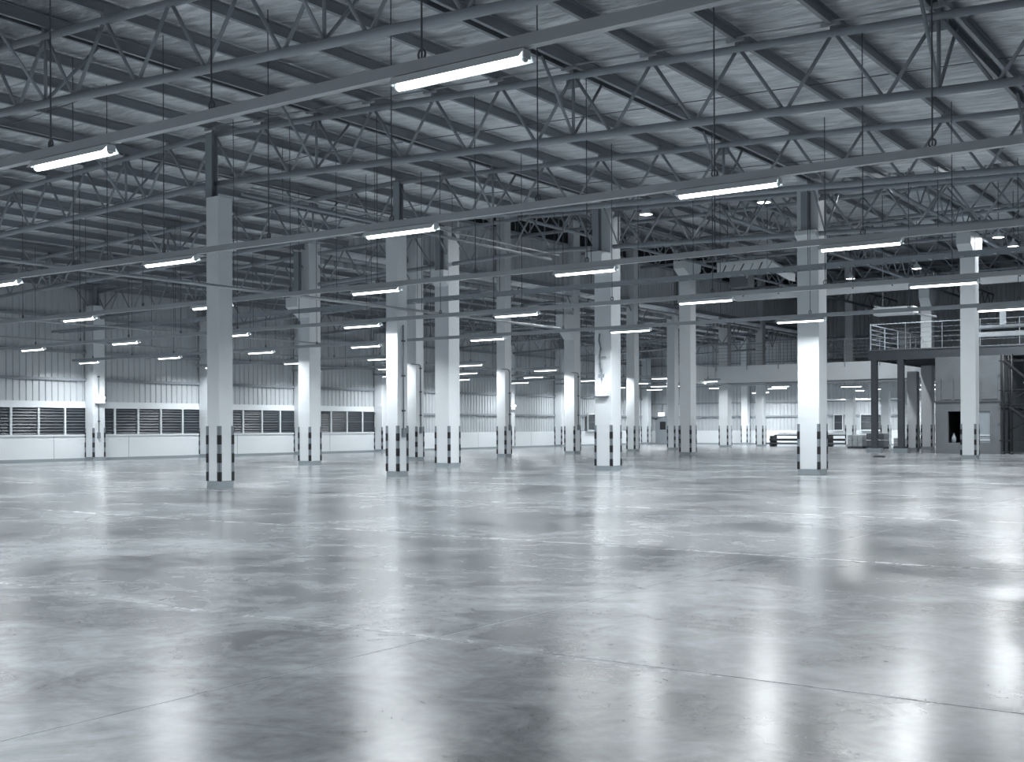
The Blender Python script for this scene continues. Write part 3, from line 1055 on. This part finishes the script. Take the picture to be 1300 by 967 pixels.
# ------------------------------------------------------------------ scaffold
sf = thing('scaffold_tower', 'dark tube scaffold tower with inclined braces at the right edge', 'scaffold', (-14.9, 68.9, 0))
leg = [(0, 0), (0, 1.3), (2.6, 0), (2.6, 1.3), (0.42, 0)]
for (x, y) in leg:
    mk('standard', MB().tube((x, y, 0.12), (x, y, 5.55), 0.055, 8), M_BLACK, sf, smooth=True)
    mk('castor', MB().tube((x - 0.05, y, 0.08), (x + 0.05, y, 0.08), 0.08, 12), M_BLACK, sf)
for z in (0.75, 2.75, 3.55, 5.2):
    mk('ledger', MB().tube((-0.25, 0, z), (3.0, 0, z), 0.035, 6), M_BLACK, sf)
    mk('ledger', MB().tube((-0.25, 1.3, z), (3.0, 1.3, z), 0.03, 6), M_BLACK, sf)
for a, b, r in (((0, 0, 5.2), (2.6, 0, 2.9), 0.09), ((0.3, 0, 2.6), (2.6, 0, 0.8), 0.09), ((0, 1.3, 1.3), (2.6, 1.3, 2.7), 0.03), ((0, 0, 2.75), (2.6, 0, 4.4), 0.03), ((2.6, 1.3, 1.0), (0.4, 0, 2.7), 0.03)):
    mk('brace', MB().tube(a, b, r, 7), M_BLACK, sf)
wp = thing('white_downpipe', 'white vertical pipe behind the scaffold at the right edge', 'pipe', (-13.55, 74.5, 0))
mk('pipe', MB().path([(0, 0, 0), (0, 0, 4.6), (0.06, 0, 4.85), (0.3, 0, 5.05), (0.9, 0, 5.1)], 0.11, 10), M_WHITE, wp, smooth=True)

# bright duct with stub at the right edge
bd = thing('white_duct', 'bright white duct with a short upright stub at the right edge', 'duct', (0, 61, 6.0))
mk('duct', MB().box(-14.4, -0.2, 0, -6, 0.2, 0.22), M_WHITE, bd)
mk('upper_channel', MB().box(-14.4, -0.3, 0.42, -6, 0.3, 0.55), M_RAIL, bd)
mk('stub', MB().box(-13.35, -0.12, 0.55, -13.1, 0.12, 1.25), M_WHITE, bd)
# white girder across the high hall
gd = thing('white_girder', 'long white girder with small hangers crossing the high hall at the right', 'girder', (0, 59.15, 8.42))
mk('beam', MB().box(-26.5, -0.2, 0, -15.0, 0.2, 0.42), M_WHITE, gd)
mk('beam', MB().box(-13.8, -0.2, 0, -5, 0.2, 0.42), M_WHITE, gd)
for k in range(11):
    x = -26 + k * 2.0
    if not -15.2 < x < -13.6:
        mk('hanger', MB().box(x - 0.03, -0.24, 0.2, x + 0.03, -0.2, 0.75), M_DARK, gd)
# duct and hoist cluster left of the brightest column
ac = thing('duct_unit', 'pale suspended duct unit with pipework, left of the brightest column', 'duct', (-24.6, 56.5, 9.0))
bevel(mk('body', MB().box(-1.6, -0.5, 0.55, 1.2, 0.5, 1.15), M_WHITE, ac), 0.05)
mk('outlet', MB().prism([(1.2, 0.6), (2.3, -0.05), (2.3, 0.35), (1.2, 1.1)], 1, -0.45, 0.45), M_REFL, ac)
mk('filter_box', MB().box(-0.9, -0.4, -0.2, 0.1, 0.4, 0.5), M_DARK, ac)
for i in range(6):
    x = -1.4 + i * 0.5
    mk('bracket', MB().tube((x, -0.55, 0.2 + 0.1 * (i % 3)), (x + 0.35, -0.55, 0.95), 0.03, 6), M_RAIL if i % 2 else M_DARK, ac)
mk('hanger_rod', MB().tube((-1.2, 0, 1.1), (-1.2, 0, 4.6), 0.02, 5).tube((1, 0, 1.1), (1, 0, 4.6), 0.02, 5), M_WIRE, ac)
ac2 = thing('duct_unit', 'pale suspended unit just right of the brightest column', 'duct', (-18.2, 60.6, 7.3))
bevel(mk('body', MB().box(-1.2, -0.4, 0.0, 0.9, 0.4, 0.4), M_WHITE, ac2), 0.05)
mk('arm', MB().tube((-1.2, 0, 0.5), (1.9, 0, -0.2), 0.05, 6).tube((-1, 0, 0.1), (2.2, 0, 0.25), 0.04, 6), M_RAIL, ac2)
mk('hanger_rod', MB().tube((-0.8, 0, 0.4), (-0.8, 0, 6.6), 0.02, 5), M_WIRE, ac2)

# ------------------------------------------------------------------ high hall round lamps
hb_lab = ['round high hall lamp left of the brightest column', 'round high hall lamp above the emergency light column', 'round high hall lamp right of the brightest column, high up',
          'round high hall lamp right of the far right flared column', 'second round lamp right of the far right flared column', 'small round lamp over the platform railing', 'small round lamp between the brightest column and the platform',
          'round high hall lamp outside the right edge, nearest row', 'round high hall lamp far outside the right edge, nearest row', 'round high hall lamp outside the right edge, second row']
bell = MB().lathe([(0.05, 0.42), (0.07, 0.30), (0.15, 0.24), (0.28, 0.04), (0.30, 0.0), (0.28, 0.01), (0.13, 0.2), (0.05, 0.25)], n=20).mesh('reflector', M_REFL, True)
disc = MB().lathe([(0.0, -0.02), (0.18, -0.01), (0.265, 0.02), (0.18, 0.06), (0.0, 0.07)], n=20).mesh('lens', M_BULB, True)
hl = D.lights.new('lamp_light', 'AREA')
hl.shape = 'DISK'
hl.size = 0.5
hl.energy = HIGH_W
hl.color = LCOL
hl.spread = math.radians(172)
for (x, y), lb in zip([(-19.4, 46.1), (-24.7, 45.6), (-13.5, 46.0), (-13.55, 61.6), (-13.6, 65.2), (-20.2, 70.9), (-25.0, 73.2), (-8.0, 46.0), (-2.5, 46.0), (-3.0, 61.0)], hb_lab):
    t = thing('high_bay_lamp', lb, 'lamp', (x, y, 10.95), 'round lamps of the high hall')
    add('reflector', bell, t)
    add('lens', disc, t)
    mk('rod', MB().tube((0, 0, 0.4), (0, 0, ZH - 10.97), 0.018, 6), M_WIRE, t)
    add('lamp_light', hl, t, (0, 0, -0.06))

# ------------------------------------------------------------------ goods on the floor near the back
pt = thing('platform_trolley', 'low dark platform trolley behind the brightest column', 'trolley', (-35.6, 89.9, 0))
mk('deck', MB().box(-1.6, -0.6, 0.45, 5.6, 0.6, 0.62), M_BLACK, pt)
mk('lower_frame', MB().box(-1.9, -0.5, 0.18, 5.5, 0.5, 0.3), M_DARK, pt)
mk('top_board', MB().box(-1.2, -0.55, 0.85, 5.4, 0.55, 0.93), M_BLACK, pt)
for x in (-1.5, 1.0, 3.2, 5.2):
    mk('upright', MB().box(x - 0.1, -0.5, 0.3, x + 0.1, 0.5, 0.85), M_BLACK, pt)
    mk('wheel', MB().tube((x, -0.55, 0.13), (x, 0.55, 0.13), 0.13, 14), M_BLACK, pt)
mk('sheet', MB().prism([(-1.0, 0.93), (5.3, 0.93), (5.0, 1.12), (3.2, 1.05), (1.8, 1.2), (0.3, 1.02), (-0.8, 1.1)], 1, -0.5, 0.5), M_WRAP, pt)


def pallet(loc, sx, sy, sz, label, mt):
    t = thing('wrapped_pallet', label, 'pallet', loc, 'wrapped pallets by the posts')
    for k in range(3):
        yy = -sy / 2 + k * (sy - 0.1) / 2
        mk('runner', MB().box(-sx / 2, yy, 0, sx / 2, yy + 0.1, 0.1), M_DARK, t)
    mk('boards', MB().box(-sx / 2, -sy / 2, 0.1, sx / 2, sy / 2, 0.14), M_CONC, t)
    g = MB()
    n = 3
    for i in range(n):
        for j in range(2):
            w1 = sx / n
            g.box(-sx / 2 + i * w1 + 0.02, -sy / 2 + 0.02, 0.14 + j * (sz / 2), -sx / 2 + (i + 1) * w1 - 0.02, sy / 2 - 0.02, 0.14 + (j + 1) * sz / 2 - 0.03 + 0.05 * random.random())
    bevel(mk('wrapped_goods', g, mt, t), 0.03)
    return t


pallet((-28.0, 83.3, 0), 1.1, 1.1, 0.85, 'pale wrapped pallet left of the left steel post', M_WRAP)
pallet((-26.6, 83.5, 0), 1.3, 1.1, 0.95, 'darker wrapped pallet just right of the left steel post', M_CONC)
pallet((-24.9, 83.9, 0), 1.1, 1.0, 0.6, 'low wrapped pallet between the steel posts', M_WRAP)
pallet((-23.5, 84.1, 0), 1.0, 1.0, 0.62, 'low wrapped pallet right of the right steel post', M_WRAP)
bb = thing('floor_block', 'tiny dark block lying on the floor before the right steel post', 'block', (-18.9, 59.6, 0))
bevel(mk('block', MB().box(-0.28, -0.1, 0, 0.28, 0.1, 0.09), M_DARK, bb), 0.01)
